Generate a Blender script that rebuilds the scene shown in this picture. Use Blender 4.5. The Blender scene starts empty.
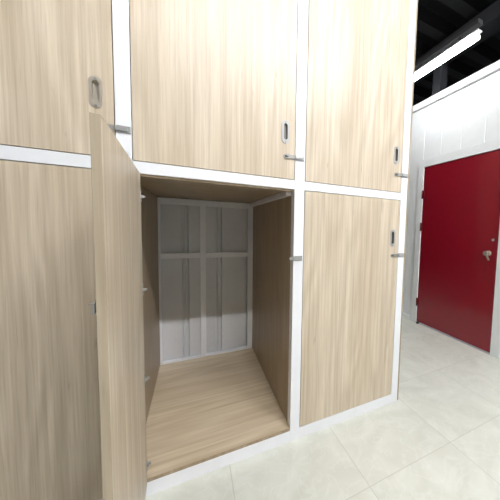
import bpy, bmesh, math, random
from mathutils import Vector, Matrix
from mathutils.geometry import tessellate_polygon
random.seed(4)
S = bpy.context.scene
COL = S.collection

# ------------------------------------------------------------------ helpers
def srgb(r, g, b):
    f = lambda c: (c/255/12.92) if c/255 <= .04045 else ((c/255+.055)/1.055)**2.4
    return (f(r), f(g), f(b), 1)

def new_mat(name):
    m = bpy.data.materials.new(name); m.use_nodes = True
    return m, m.node_tree.nodes, m.node_tree.links, m.node_tree.nodes['Principled BSDF']

def plain(name, col, rough=.5, metal=0, spec=.5, bump=0, bscale=20, coat=0):
    m, N, L, b = new_mat(name)
    b.inputs['Roughness'].default_value = rough; b.inputs['Metallic'].default_value = metal
    b.inputs['Specular IOR Level'].default_value = spec; b.inputs['Coat Weight'].default_value = coat
    tc = N.new('ShaderNodeTexCoord'); nz = N.new('ShaderNodeTexNoise'); nz.inputs['Scale'].default_value = bscale
    nz.inputs['Detail'].default_value = 3
    L.new(tc.outputs['Object'], nz.inputs['Vector'])
    mx = N.new('ShaderNodeMix'); mx.data_type = 'RGBA'
    mx.inputs[6].default_value = col; mx.inputs[7].default_value = (col[0]*.93, col[1]*.93, col[2]*.93, 1)
    L.new(nz.outputs['Fac'], mx.inputs[0]); L.new(mx.outputs[2], b.inputs['Base Color'])
    if bump:
        bp = N.new('ShaderNodeBump'); bp.inputs['Strength'].default_value = bump; bp.inputs['Distance'].default_value = .01
        L.new(nz.outputs['Fac'], bp.inputs['Height']); L.new(bp.outputs['Normal'], b.inputs['Normal'])
    return m

def emit(name, col, s):
    m, N, L, b = new_mat(name)
    b.inputs['Base Color'].default_value = (.8, .8, .8, 1)
    b.inputs['Emission Color'].default_value = col; b.inputs['Emission Strength'].default_value = s
    return m

def wood(name, light, mid, dark, rough=.3, axis='Z', gloss=.5):
    """ash-look laminate, grain along the given object axis"""
    m, N, L, b = new_mat(name)
    tc = N.new('ShaderNodeTexCoord'); oi = N.new('ShaderNodeObjectInfo')
    mul = N.new('ShaderNodeMath'); mul.operation = 'MULTIPLY'; mul.inputs[1].default_value = 37.0
    L.new(oi.outputs['Random'], mul.inputs[0])
    def mapped(a, g):
        mp = N.new('ShaderNodeMapping')
        mp.inputs['Scale'].default_value = {'Z': (a, a, g), 'X': (g, a, a), 'Y': (a, g, a)}[axis]
        L.new(tc.outputs['Object'], mp.inputs['Vector']); return mp
    def noise(a, g, det, dist=0, rough_=.55):
        n = N.new('ShaderNodeTexNoise'); n.noise_dimensions = '4D'
        n.inputs['Scale'].default_value = 1; n.inputs['Detail'].default_value = det
        n.inputs['Distortion'].default_value = dist; n.inputs['Roughness'].default_value = rough_
        L.new(mapped(a, g).outputs[0], n.inputs['Vector']); L.new(mul.outputs[0], n.inputs['W']); return n
    def ramp(src, *stops):
        r = N.new('ShaderNodeValToRGB'); e = r.color_ramp.elements
        e[0].position, e[0].color = stops[0]; e[1].position, e[1].color = stops[-1]
        for p, c in stops[1:-1]:
            k = e.new(p); k.color = c
        L.new(src, r.inputs[0]); return r
    def math_(op, a, v):
        n = N.new('ShaderNodeMath'); n.operation = op; L.new(a, n.inputs[0]); n.inputs[1].default_value = v; return n.outputs[0]
    def mixc(f, a, bb, mode='MIX'):
        mx = N.new('ShaderNodeMix'); mx.data_type = 'RGBA'; mx.blend_type = mode
        if isinstance(f, float): mx.inputs[0].default_value = f
        else: L.new(f, mx.inputs[0])
        for i, s in ((6, a), (7, bb)):
            if isinstance(s, tuple): mx.inputs[i].default_value = s
            else: L.new(s, mx.inputs[i])
        return mx.outputs[2]
    broad = noise(6, .4, 3, .5)                     # wide bands
    streak = noise(58, 1.0, 4, .15, .6)               # fine streaks
    fine = noise(160, 5, 2)                          # pores
    cath = noise(3.2, .55, 1.5, .2)                  # cathedral rings: contour lines of a slow noise
    rings = math_('SINE', math_('MULTIPLY', cath.outputs['Fac'], 70.), 0.)
    rings = math_('MULTIPLY_ADD', rings, .5); N_last = N[-1]; N_last.inputs[2].default_value = .5
    c1 = ramp(broad.outputs['Fac'], (.3, mid), (.62, light))
    sf = ramp(streak.outputs['Fac'], (.36, (1, 1, 1, 1)), (.60, (0, 0, 0, 1)))
    f1 = math_('MULTIPLY', sf.outputs[0], .50)
    c2 = mixc(f1, c1.outputs[0], dark)
    f2 = math_('MULTIPLY', rings, .30)
    c3 = mixc(f2, c2, dark)
    pf = ramp(fine.outputs['Fac'], (.30, (1, 1, 1, 1)), (.5, (0, 0, 0, 1)))
    f3 = math_('MULTIPLY', pf.outputs[0], .32)
    c4 = mixc(f3, c3, dark)
    kn = noise(26, 5.5, 1, .6)                       # short dark flecks and small knots
    kf = ramp(kn.outputs['Fac'], (.71, (0, 0, 0, 1)), (.80, (1, 1, 1, 1)))
    f4 = math_('MULTIPLY', kf.outputs[0], .45)
    kd = tuple(c*.55 for c in dark[:3]) + (1,)
    c5 = mixc(f4, c4, kd)
    L.new(c5, b.inputs['Base Color'])
    b.inputs['Roughness'].default_value = rough; b.inputs['Specular IOR Level'].default_value = gloss
    bp = N.new('ShaderNodeBump'); bp.inputs['Strength'].default_value = .06; bp.inputs['Distance'].default_value = .002
    L.new(streak.outputs['Fac'], bp.inputs['Height']); L.new(bp.outputs['Normal'], b.inputs['Normal'])
    return m

def box(bm, x0, x1, y0, y1, z0, z1, mi=0, bev=0, M=None):
    vs = [bm.verts.new((x, y, z)) for x in (x0, x1) for y in (y0, y1) for z in (z0, z1)]
    idx = ((0, 1, 3, 2), (4, 6, 7, 5), (0, 4, 5, 1), (2, 3, 7, 6), (0, 2, 6, 4), (1, 5, 7, 3))
    fs = [bm.faces.new([vs[i] for i in q]) for q in idx]
    for f in fs: f.material_index = mi
    if bev:
        es = list({e for f in fs for e in f.edges})
        r = bmesh.ops.bevel(bm, geom=es, offset=bev, segments=2, profile=.7, affect='EDGES')
        for f in r['faces']: f.material_index = mi
        vs = list({v for f in r['faces'] for v in f.verts} | {v for v in vs if v.is_valid})
    if M is not None:
        bmesh.ops.transform(bm, matrix=M, verts=[v for v in vs if v.is_valid])

def prism(bm, pts, axis, a0, a1, mi=0, smooth=False):
    """extrude a closed 2D outline along an axis"""
    def P(p, a):
        return {'x': (a, p[0], p[1]), 'y': (p[0], a, p[1]), 'z': (p[0], p[1], a)}[axis]
    A = [bm.verts.new(P(p, a0)) for p in pts]; B = [bm.verts.new(P(p, a1)) for p in pts]
    fs = [bm.faces.new(A), bm.faces.new(B[::-1])]
    for i in range(len(pts)):
        j = (i+1) % len(pts); f = bm.faces.new((A[j], A[i], B[i], B[j])); f.smooth = smooth; fs.append(f)
    for f in fs: f.material_index = mi

def obround(w, h, n=10, cx=0, cz=0):
    r = w/2; o = []
    for k in range(n+1): a = math.pi*k/n; o.append((cx+r*math.cos(a), cz+h/2-r+r*math.sin(a)))
    for k in range(n+1): a = math.pi+math.pi*k/n; o.append((cx+r*math.cos(a), cz-h/2+r+r*math.sin(a)))
    return o

def circle(r, n=20, cx=0, cz=0): return [(cx+r*math.cos(2*math.pi*k/n), cz+r*math.sin(2*math.pi*k/n)) for k in range(n)]

def obj(name, bm, mats, parent=None, loc=(0, 0, 0), bevel=0):
    bmesh.ops.recalc_face_normals(bm, faces=bm.faces[:])
    me = bpy.data.meshes.new(name); bm.to_mesh(me); bm.free()
    for m in (mats if isinstance(mats, (list, tuple)) else [mats]): me.materials.append(m)
    o = bpy.data.objects.new(name, me); COL.objects.link(o); o.location = loc
    if parent: o.parent = parent
    if bevel:
        md = o.modifiers.new('bevel', 'BEVEL'); md.width = bevel; md.segments = 2; md.limit_method = 'ANGLE'
    return o

def tag(o, label=None, cat=None, group=None, kind=None):
    if label: o['label'] = label
    if cat: o['category'] = cat
    if group: o['group'] = group
    if kind: o['kind'] = kind
    return o

def empty(name, loc, label, cat, group=None, rz=0):
    o = bpy.data.objects.new(name, None); COL.objects.link(o); o.location = loc; o.rotation_euler.z = rz
    o.empty_display_size = .1
    return tag(o, label, cat, group)

def B(name, x0, x1, y0, y1, z0, z1, mat, parent=None, bev=0, loc=(0, 0, 0)):
    bm = bmesh.new(); box(bm, x0, x1, y0, y1, z0, z1, 0, bev)
    return obj(name, bm, mat, parent, loc)

# ------------------------------------------------------------------ materials
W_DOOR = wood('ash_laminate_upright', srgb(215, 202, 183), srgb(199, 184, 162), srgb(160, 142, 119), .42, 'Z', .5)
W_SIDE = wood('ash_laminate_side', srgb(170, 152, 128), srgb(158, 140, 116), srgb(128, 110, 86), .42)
W_BASE = wood('ash_laminate_base', srgb(216, 201, 176), srgb(205, 188, 160), srgb(172, 150, 120), .42, 'X')
W_EDGE = wood('edge_band', srgb(170, 156, 136), srgb(158, 144, 123), srgb(132, 117, 96), .45)
WHITE = plain('white_painted_steel', srgb(229, 230, 234), .28, 0, .5)
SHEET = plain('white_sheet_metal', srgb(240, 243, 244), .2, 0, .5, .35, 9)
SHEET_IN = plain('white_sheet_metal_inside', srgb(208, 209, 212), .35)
STEEL = plain('satin_steel', srgb(178, 178, 178), .3, .6)
DULL = plain('dull_zinc', srgb(160, 158, 154), .4, .5)
NICKEL = plain('warm_nickel', srgb(184, 175, 162), .35, .6)
RECESS = plain('recess_metal', srgb(128, 125, 120), .3, .75)
BLACKISH = plain('dark_slot', srgb(40, 38, 36), .6)
RED = plain('red_door_paint', srgb(138, 18, 36), .2, 0, .5, coat=.6)
RUST = plain('dark_red_hinge', srgb(96, 14, 22), .4, .3)
THRESH = plain('threshold_metal', srgb(186, 182, 190), .4, 0)
DARK = plain('dark_roof', srgb(16, 16, 18), .8)
DARK2 = plain('dark_grey_steel', srgb(26, 27, 31), .6)
DARK3 = plain('roof_purlin_steel', srgb(26, 26, 29), .6)
GREYRAIL = plain('grey_conduit', srgb(50, 50, 52), .6)
CAPS = plain('lamp_cap', srgb(200, 200, 200), .4)
LAMP = {k: emit('lamp_diffuser', (.985, .99, 1.0, 1), k) for k in (14., 24., 190., 210.)}
WALLM = plain('painted_wall', srgb(150, 150, 146), .7)

# floor tiles: pale stone-look porcelain, hairline joints at the real tile grid
TILE, TX, TY = .5873, .743, -.428
m, N, L, b = new_mat('stone_tile')
tc = N.new('ShaderNodeTexCoord'); sep = N.new('ShaderNodeSeparateXYZ'); L.new(tc.outputs['Object'], sep.inputs[0])
def M2(op, a, bb=None, c=None):
    n = N.new('ShaderNodeMath'); n.operation = op
    for i, v in enumerate((a, bb, c)):
        if v is None: continue
        if isinstance(v, (int, float)): n.inputs[i].default_value = v
        else: L.new(v, n.inputs[i])
    return n.outputs[0]
cell = []; dist = []
for ax, off in ((0, TX), (1, TY)):
    u = M2('DIVIDE', M2('SUBTRACT', sep.outputs[ax], off), TILE)
    cell.append(M2('FLOOR', u)); fr = M2('FRACT', u)
    dist.append(M2('MINIMUM', fr, M2('SUBTRACT', 1., fr)))
joint = M2('LESS_THAN', M2('MINIMUM', dist[0], dist[1]), .0021/TILE)
cmb = N.new('ShaderNodeCombineXYZ'); L.new(cell[0], cmb.inputs[0]); L.new(cell[1], cmb.inputs[1])
wn = N.new('ShaderNodeTexWhiteNoise'); L.new(cmb.outputs[0], wn.inputs['Vector'])
vm = N.new('ShaderNodeVectorMath'); vm.operation = 'MULTIPLY_ADD'; vm.inputs[1].default_value = (9, 9, 9)
L.new(wn.outputs['Color'], vm.inputs[0]); L.new(tc.outputs['Object'], vm.inputs[2])
n1 = N.new('ShaderNodeTexNoise'); n1.inputs['Scale'].default_value = 3.2; n1.inputs['Detail'].default_value = 8
n1.inputs['Distortion'].default_value = 1.6; L.new(vm.outputs[0], n1.inputs['Vector'])
n2 = N.new('ShaderNodeTexNoise'); n2.inputs['Scale'].default_value = 4.5; n2.inputs['Detail'].default_value = 5
n2.inputs['Distortion'].default_value = 2.5; L.new(vm.outputs[0], n2.inputs['Vector'])
vein = M2('ABSOLUTE', M2('SUBTRACT', n2.outputs['Fac'], .5))
vr = N.new('ShaderNodeValToRGB'); vr.color_ramp.elements[0].position = 0; vr.color_ramp.elements[0].color = (1, 1, 1, 1)
vr.color_ramp.elements[1].position = .035; vr.color_ramp.elements[1].color = (0, 0, 0, 1); L.new(vein, vr.inputs[0])
cr = N.new('ShaderNodeValToRGB'); cr.color_ramp.elements[0].position = .3; cr.color_ramp.elements[0].color = srgb(196, 197, 186)
cr.color_ramp.elements[1].position = .7; cr.color_ramp.elements[1].color = srgb(211, 212, 203); L.new(n1.outputs['Fac'], cr.inputs[0])
def MC(f, a, c):
    mx = N.new('ShaderNodeMix'); mx.data_type = 'RGBA'
    if isinstance(f, float): mx.inputs[0].default_value = f
    else: L.new(f, mx.inputs[0])
    L.new(a, mx.inputs[6]); mx.inputs[7].default_value = c; return mx.outputs[2]
c = MC(M2('MULTIPLY', vr.outputs[0], .22), cr.outputs[0], srgb(226, 228, 224))
c = MC(M2('MULTIPLY', joint, .40), c, srgb(150, 148, 134))
L.new(c, b.inputs['Base Color']); b.inputs['Roughness'].default_value = .33; b.inputs['Specular IOR Level'].default_value = .45
FLOOR = m

# ------------------------------------------------------------------ measured layout (metres)
POSTS = [(-1.036, -.978), (-.273, -.2214), (.4825, .5404), (1.2428, 1.299)]   # x ranges of the white uprights
ZK, ZB, ZT, ZU, ZTOP = .065, 1.4535, 1.5020, 2.862, 2.912
DEP = 1.15
WX = 2.6788
TH = .0165

# ------------------------------------------------------------------ setting
tag(B('floor', -3, 6, -4, 5, -.1, 0, FLOOR), kind='structure')
tag(B('ceiling', -3, 6, -4, 5, 4.3, 4.4, DARK), kind='structure')
tag(B('wall_left', -3.1, -3, -4, 5, 0, 4.3, WALLM), kind='structure')
tag(B('wall_back', -3, 6, 5, 5.1, 0, 4.3, DARK2), kind='structure')
tag(B('wall_front', -3, 6, -4.1, -4, 0, 2.94, WALLM), kind='structure')

def ribbed(bm, y0, y1, z0, z1, x, first, period, rw=.014, depth=.009, face=1):
    """trapezoid-ribbed sheet in the plane x, seen from the face side"""
    ys = [(y0, 0)]
    k = math.ceil((y0+.02-first)/period)
    while first+k*period+rw/2+.012 < y1:
        c = first+k*period
        if c-rw/2-.008 > y0: ys += [(c-rw/2-.003, 0), (c-rw/2, 1), (c+rw/2, 1), (c+rw/2+.003, 0)]
        k += 1
    ys.append((y1, 0))
    pts = [(x+face*depth*h, y) for y, h in ys] + [(x+.04, y1), (x+.04, y0)]
    prism(bm, pts, 'z', z0, z1)

bm = bmesh.new()
ribbed(bm, 1.232, 5, 0, 2.868, WX, 1.445, .275)
ribbed(bm, .028, 1.232, 2.184, 2.868, WX, 1.17, .275)
ribbed(bm, -4, .028, 0, 2.868, WX, 1.17, .275)
tag(obj('wall_right', bm, SHEET), kind='structure')
bm = bmesh.new(); box(bm, WX-.035, WX+.05, -4, 5, 2.868, 2.945, 0, .004)
tag(obj('trim_1', bm, WHITE), 'white steel capping along the top of the ribbed wall', kind='structure')
tag(B('baseboard_right', WX-.022, WX+.0, 1.24, 5, 0, .05, SHEET), kind='structure')

# red door in its white frame
door = bpy.data.objects.new('door_1', None); COL.objects.link(door); door.location = (WX, .63, 0)
tag(door, 'closed glossy red door in a white steel frame in the ribbed wall', kind='structure')
def BD(name, x0, x1, y0, y1, z0, z1, mat, parent=door, bev=0):
    return B(name, x0-WX, x1-WX, y0-.63, y1-.63, z0, z1, mat, parent, bev)
BD('door_frame', WX-.022, WX+.05, 1.137, 1.230, 0, 2.184, SHEET, bev=.003)
BD('door_frame', WX-.022, WX+.05, .030, .124, 0, 2.184, SHEET, bev=.003)
BD('door_frame', WX-.022, WX+.05, .124, 1.137, 2.082, 2.184, SHEET, bev=.003)
leaf = BD('door_leaf', WX-.012, WX+.03, .128, 1.133, .018, 2.078, RED, bev=.002)
BD('threshold', WX-.02, WX+.04, .124, 1.137, 0, .013, THRESH)
for z in (1.725, 1.30, .285):
    bm = bmesh.new(); prism(bm, circle(.008, 14, WX-.026-WX, 1.137-.63), 'z', z-.055, z+.055, smooth=True)
    box(bm, -.024, -.0125, 1.112-.63, 1.134-.63, z-.05, z+.05)
    tag(obj('hinge', bm, RUST, door), 'dark red hinge')
bm = bmesh.new()   # lever handle: rose, neck, drooping lever
prism(bm, circle(.027, 24, .215-.63, 1.04), 'x', -.021, -.012, smooth=True)
prism(bm, circle(.019, 20, .215-.63, 1.04), 'x', -.058, -.021, smooth=True)
prism(bm, circle(.024, 20, .215-.63, 1.04), 'x', -.075, -.050, smooth=True)
Mx = Matrix.Translation((-.066, .215-.63, 1.04)) @ Matrix.Rotation(math.radians(-28), 4, 'X')
box(bm, -.006, .006, -.009, .009, -.078, 0, 0, .003, Mx)
tag(obj('door_handle', bm, NICKEL, door), 'nickel door handle')
bm = bmesh.new(); prism(bm, circle(.013, 18, .180-.63, 1.178), 'x', -.020, -.012, smooth=True)
prism(bm, circle(.006, 12, .180-.63, 1.178), 'x', -.024, -.020, smooth=True)
tag(obj('lock_cylinder', bm, STEEL, door), 'small round lock above the handle')
BD('door_stop', WX-.055, WX-.020, 1.075, 1.100, 0, .022, BLACKISH, bev=.003)

# ------------------------------------------------------------------ white locker frame
fr = empty('locker_frame', (0, 0, 0), 'white square tube steel frame holding the wooden lockers', 'locker frame')
for a, c in POSTS:
    B('post', a, c, 0, .05, 0, ZTOP, WHITE, fr, .002)
for i in range(3):
    a, c = POSTS[i][1], POSTS[i+1][0]
    B('base_rail', a, c, 0, .05, 0, ZK, WHITE, fr, .002)
    B('rail', a, c, 0, .05, ZB, ZT, WHITE, fr, .002)
    B('rail', a, c, 0, .05, ZU, ZTOP, WHITE, fr, .002)
fr_bm = bmesh.new()
scr = []
# rear uprights that carry the bank from behind
for a, c in POSTS[:1]+POSTS[3:]:
    B('post', a, c, DEP+.045, DEP+.085, 0, ZTOP, WHITE, fr)
fr_bm.free()

# ------------------------------------------------------------------ lockers
def pull_bm():
    bm = bmesh.new()
    o = obround(.040, .118, 12); i = obround(.021, .082, 12, 0, .002)
    yf, yb = -.0035, .0
    def ring(p, y): return [bm.verts.new((a, y, z)) for a, z in p]
    O, Ob, I, Ib, D = ring(o, yf), ring(o, yb+.0005), ring(i, yf), ring(i, yb), ring([(a*.92, z*.96) for a, z in i], .011)
    n = len(o)
    for k in range(n):
        j = (k+1) % n
        for A, Bb, mi in ((O, I, 0), (Ob, O, 0), (I, Ib, 0), (Ib, D, 0)):
            f = bm.faces.new((A[k], A[j], Bb[j], Bb[k])); f.material_index = 2 if A in (I, Ib) else mi; f.smooth = A is not O
    f = bm.faces.new(D); f.material_index = 2
    for z in (.050, -.050):          # screw heads
        prism(bm, circle(.0045, 10, 0, z), 'y', -.0052, -.0030, 1)
    return bm

def arm_bm():
    """flat hasp arm with rounded tip and slot, tip to the left, root at x=0"""
    bm = bmesh.new()
    pts = [(0, .011), (-.022, .009), (-.034, .0115)] + [(-.050+.0115*math.cos(a), .0115*math.sin(a)) for a in [math.pi/2+math.pi*k/8 for k in range(9)]] + [(-.034, -.0115), (-.022, -.009), (0, -.011)]
    prism(bm, pts, 'y', -.0065, -.0025, 0)
    box(bm, -.054, -.036, -.0072, -.0060, -.0035, .0035, 1)           # slot
    box(bm, -.049, -.041, -.020, -.0005, -.0014, .0014, 0, .0005)       # staple through the slot
    return bm
def plate_bm(w=.046):
    bm = bmesh.new(); box(bm, 0, w, -.0045, -.0003, -.014, .014, 0, .0012)
    box(bm, -.004, w*.80, -.0115, -.0045, -.0080, .0080, 0, .002)     # raised bolt case
    for x in (.007, w-.006):
        for z in (.0095, -.0095): prism(bm, circle(.0026, 8, x, z), 'y', -.0062, -.0040, 1)
    return bm

def corrugated_back(bm, x0, x1, z0, z1, y, first, period):
    xs = [(x0, 0)]; k = math.ceil((x0+.03-first)/period)
    while first+k*period+.035 < x1:
        c = first+k*period
        xs += [(c-.025, 0), (c-.020, 1), (c-.006, 1), (c-.003, .55), (c+.003, .55), (c+.006, 1), (c+.020, 1), (c+.025, 0)]
        k += 1
    xs.append((x1, 0))
    pts = [(x, y+.030*h) for x, h in xs] + [(x1, y+.04), (x0, y+.04)]
    prism(bm, pts, 'z', z0, z1)

def locker(i, upper, label, is_open=False):
    a, c = POSTS[i][1], POSTS[i+1][0]
    cx = (a+c)/2; w = c-a
    z0, z1 = (ZT, ZU) if upper else (ZK, ZB)
    T = empty('storage_locker', (cx, 0, z0), label, 'locker', 'wooden storage lockers in the white steel frame')
    h = z1-z0
    def p(name, x0, x1, y0, y1, za, zb, mat, bev=0): return B(name, x0, x1, y0, y1, za, zb, mat, T, bev)
    hw = w/2
    last = (i == 2); first = (i == 0)
    # carcass
    lx = -hw-.031 if is_open else -hw-.014
    if is_open:
        bm = bmesh.new(); prism(bm, [(-hw+.0005, .004), (hw-.0005, .004), (hw-.0005, DEP-.002), (lx, DEP-.002), (lx, .052), (-hw+.0005, .052)], 'z', .0005, .0155)
        obj('base_panel', bm, W_BASE, T)
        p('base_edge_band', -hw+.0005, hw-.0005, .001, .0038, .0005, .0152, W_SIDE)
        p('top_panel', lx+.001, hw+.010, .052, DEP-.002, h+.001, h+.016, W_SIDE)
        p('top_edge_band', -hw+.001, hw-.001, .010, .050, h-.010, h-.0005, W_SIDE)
    else:
        p('base_panel', -hw, hw, .052, DEP-.002, -.014, -.002, W_BASE)
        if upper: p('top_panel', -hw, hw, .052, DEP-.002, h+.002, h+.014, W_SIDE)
    zlo, zhi = (.0165, h+.0005) if is_open else (0, h)
    if upper: zhi = h
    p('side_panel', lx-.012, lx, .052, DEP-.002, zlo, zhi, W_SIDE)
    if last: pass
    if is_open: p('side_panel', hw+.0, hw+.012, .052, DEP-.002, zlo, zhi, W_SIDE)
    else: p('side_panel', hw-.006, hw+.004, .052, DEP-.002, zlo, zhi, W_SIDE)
    if last:   # cladding of the end of the bank
        pe = p('end_panel', POSTS[3][1]-cx+.0005, POSTS[3][1]-cx+.017, .004, DEP+.08, (-.064 if not upper else -.048), h+(.0 if not upper else .05), W_EDGE)
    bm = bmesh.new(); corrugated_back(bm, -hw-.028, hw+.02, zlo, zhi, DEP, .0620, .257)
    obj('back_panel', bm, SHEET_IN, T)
    if is_open:
        def tube(name, x0, x1, za, zb, y0=DEP-.034, y1=DEP-.003): p(name, x0, x1, y0, y1, za, zb, WHITE, .0015)
        ox = -cx
        tube('back_upright', .047+ox, .089+ox, .0165, h-.004)
        tube('back_upright', .437+ox, hw-.001, .0165, h-.004)
        tube('back_upright', lx+.001, lx+.016, .0165, h-.004)
        tube('back_crossbar', lx+.017, .0465+ox, h-.052, h-.004); tube('back_crossbar', .0895+ox, .4365+ox, h-.052, h-.004)
        tube('back_crossbar', lx+.017, .0465+ox, .895, .938); tube('back_crossbar', .0895+ox, .4365+ox, .895, .938)
        tube('back_crossbar', lx+.017, .0465+ox, .0165, .034); tube('back_crossbar', .0895+ox, .4365+ox, .0165, .034)
        p('ceiling_tube', hw-.030, hw-.001, .055, DEP-.036, h-.030, h-.002, WHITE, .0015)
    # door
    g = .003; dw = w-2*g; dh = h-2*g
    bm = bmesh.new()
    # slab with its origin on the hinge edge (left), front face at y=0, plus a thin darker edge banding
    zp = (1.745-z0-g) if upper else (1.193-z0-g)
    zl = (1.621-z0-g) if upper else (1.0755-z0-g)
    rect = [(0, 0), (dw, 0), (dw, dh), (0, dh)]
    hole = obround(.024, .086, 12, dw-.053, zp+.002)[::-1]
    fr_ = [bm.verts.new((x, 0, z)) for x, z in rect+hole]
    hb_ = [bm.verts.new((x, .0125, z)) for x, z in hole]
    bk_ = [bm.verts.new((x, TH, z)) for x, z in rect]
    for t in tessellate_polygon([[Vector((x, z, 0)) for x, z in rect], [Vector((x, z, 0)) for x, z in hole]]):
        bm.faces.new([fr_[k] for k in t]).material_index = 0
    nh = len(hole)
    for k in range(nh):
        bm.faces.new((fr_[4+k], fr_[4+(k+1) % nh], hb_[(k+1) % nh], hb_[k])).material_index = 1
    bm.faces.new(hb_).material_index = 1
    bm.faces.new(bk_).material_index = 0
    for k in range(4):
        bm.faces.new((fr_[k], fr_[(k+1) % 4], bk_[(k+1) % 4], bk_[k])).material_index = 1
    D = obj('door', bm, [W_DOOR, W_EDGE], T, (-hw+g, .0005, g), bevel=.0008)
    zp = (1.745-z0-g) if upper else (1.193-z0-g)
    zl = (1.621-z0-g) if upper else (1.0755-z0-g)
    P = obj('pull_handle', pull_bm(), [STEEL if not (upper and i == 0) else NICKEL, DULL, RECESS if not (upper and i == 0) else NICKEL], D, (dw-.053, 0, zp))
    tag(P, 'oval recessed metal finger pull')
    tag(obj('latch_arm', arm_bm(), [DULL, BLACKISH], D, (dw-.001, 0, zl)), 'steel latch arm')
    K = obj('latch_plate', plate_bm(min(.046, POSTS[i+1][1]-POSTS[i+1][0]-.004)), [STEEL, DULL], T, (hw+.004, 0, zl+g))
    tag(K, 'steel latch plate screwed to the white upright')
    # hinges: seen only on the open door, leaf plate + cup arm
    if is_open:
        D.location = (-.2115-cx, -.004, g+.0015)
        D.rotation_euler.z = OPEN_ANGLE
        for z in (1.355, .960, .562, .160):
            bm = bmesh.new()
            box(bm, -.020, -.0005, -.012, .012, -.020, .020, 0, .002)
            hb = bmesh.new(); hb.free()
            bm.free(); bm = bmesh.new()
            # cup plate lies on the inner face of the door (door space: inner face is y=TH)
            box(bm, .004, .020, TH+.0003, TH+.0022, -.024, .024, 0, .0008)
            box(bm, .003, .015, TH+.0022, TH+.009, -.006, .006, 0, .002)
            box(bm, -.002, .008, TH+.006, TH+.016, -.004, .004, 0, .0015)
            for zz in (-.019, .019): prism(bm, circle(.003, 8, .012, zz), 'y', TH+.0022, TH+.0034, 1)
            tag(obj('hinge', bm, [STEEL, DULL], D, (0, 0, z-z0-g)), 'small steel hinge on the inner door face')
        # short catch tongue left on the upright, pointing into the opening
        bm = bmesh.new(); prism(bm, obround(.017, .030, 8), 'y', -.0085, -.0055, 0)
        o = obj('latch_catch', bm, DULL, T, (hw-.010, 0, zl+g)); o.rotation_euler.y = math.pi/2
        tag(o, 'dark steel catch tongue')
    return T
# the door is hinged at the left upright and swung wide open towards the viewer
OPEN_ANGLE = -math.radians(86.6)

locker(0, True, 'upper left locker, wooden door with a nickel finger pull above the open door')
locker(1, True, 'upper middle locker with closed ash door, directly above the open locker')
locker(2, True, 'upper right locker with closed ash door beside the dark ceiling gap')
locker(0, False, 'lower left locker with closed ash door, partly behind the open door')
locker(1, False, 'lower middle locker standing open and empty, ribbed white back inside', True)
locker(2, False, 'lower right locker with closed ash door, nearest the red door')

# ------------------------------------------------------------------ lamps
def lamp(loc, rz, label, power=14., length=1.2, rail=True, name='tube_lamp'):
    T = empty(name, loc, label, 'ceiling light', 'tube lamps hung under the dark roof', rz)
    r = length/2
    w, h = .036, .029
    oct_ = [(-w*.55, h), (-w, h*.35), (-w, -h*.35), (-w*.5, -h), (w*.5, -h), (w, -h*.35), (w, h*.35), (w*.55, h)]
    bm = bmesh.new(); prism(bm, oct_, 'x', -r+.04, r-.04); obj('diffuser', bm, LAMP[power], T)
    for s in (-1, 1):
        bm = bmesh.new(); a, c = sorted((s*(r-.0395), s*r))
        prism(bm, [(x*(1.04), z*1.04) for x, z in oct_], 'x', a, a+.0395 if s < 0 else c)
        obj('end_cap', bm, CAPMAT, T)
    bm = bmesh.new(); box(bm, -r-.02, r-.04, -.03, .03, h+.001, h+.012); obj('housing', bm, CAPS, T)
    if rail:
        bm = bmesh.new(); box(bm, -r-.02, r+.02, -.032, .032, h+.060, h+.100, 0, .004); obj('support_rail', bm, GREYRAIL, T)
        for s in (-.35, .35):
            bm = bmesh.new(); prism(bm, circle(.006, 8, s*length, 0), 'z', h+.013, h+.059); obj('hanger', bm, GREYRAIL, T)
    return T
CAPMAT = emit('lamp_end_cap', (1, .99, .97, 1), 1.6)
lamp((2.238, .80, 3.0), math.pi/2, 'bright tube lamp under the dark roof beside the ribbed wall')
lamp((.50, -1.2, 3.95), 0, 'tube lamp over the aisle close in front of the lockers', 24.)
lamp((.50, -2.79, 3.95), 0, 'tube lamp over the aisle behind the viewer', 210.)
lamp((1.95, -2.79, 3.95), 0, 'added fill tube lamp over the aisle towards the ribbed wall', 190.)  # unseen lamp, added as fill to brighten the ribbed wall
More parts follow.
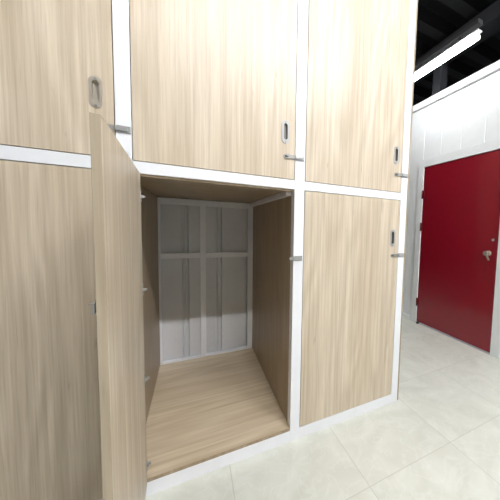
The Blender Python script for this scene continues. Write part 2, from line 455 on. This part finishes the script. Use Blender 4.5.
lamp((2.238, 2.9, 3.0), math.pi/2, 'added fill tube lamp deep in the side aisle behind the lockers')  # unseen lamp, added for more light low in the right aisle

# ------------------------------------------------------------------ dark roof steel
T = empty('roof_beam', (2.775, 1.5, 3.40), 'long dark grey roof beam running above the ribbed wall', 'roof beam')
B('beam', -.105, .105, -4.4, 3.4, 0, .16, DARK2, T)
B('hanger', -.06, .06, -.50, -.38, -.453, -.001, DARK2, T)
names = ['nearest', 'second', 'third', 'fourth', 'fifth', 'sixth', 'seventh', 'eighth']
for k in range(8):
    y = -.2+.42*k
    bm = bmesh.new(); prism(bm, [(y, 0), (y+.13, 0), (y+.13, .02), (y+.02, .02), (y+.02, .18), (y, .18)], 'x', -.5, 3.4)
    tag(obj('roof_purlin', bm, DARK3, None, (2.5, 0, 3.75)), names[k]+' dark steel purlin crossing above the ribbed wall, counted from the viewer', 'roof purlin', 'purlins under the dark roof')

# ------------------------------------------------------------------ camera, world, view
W = bpy.data.worlds.new('world'); S.world = W; W.use_nodes = True
W.node_tree.nodes['Background'].inputs[0].default_value = (.6, .65, .7, 1)
W.node_tree.nodes['Background'].inputs[1].default_value = .05
cam = bpy.data.cameras.new('camera'); co = bpy.data.objects.new('camera', cam); COL.objects.link(co); S.camera = co
yaw, pitch, roll, f, px, py, d = .4997, -.0705, .0305, 259.0, 335.0, 246.35, 1.3609
fwd = Vector((math.sin(yaw)*math.cos(pitch), math.cos(yaw)*math.cos(pitch), math.sin(pitch)))
rt = Vector((math.cos(yaw), -math.sin(yaw), 0)); up = rt.cross(fwd)
cr_, sr = math.cos(roll), math.sin(roll)
r2 = cr_*rt+sr*up; u2 = -sr*rt+cr_*up
Mt = Matrix((r2, u2, -fwd)).transposed().to_4x4(); Mt.translation = Vector((0, -d, 1.25))
co.matrix_world = Mt
cam.sensor_width = 36; cam.lens = f/500*36
cam.shift_x = (250-px)/500; cam.shift_y = (py-250)/500
cam.clip_start = .02
S.view_settings.view_transform = 'Standard'; S.view_settings.look = 'None'
S.view_settings.gamma = 1; S.view_settings.use_curve_mapping = False
S.view_settings.exposure = 0.97
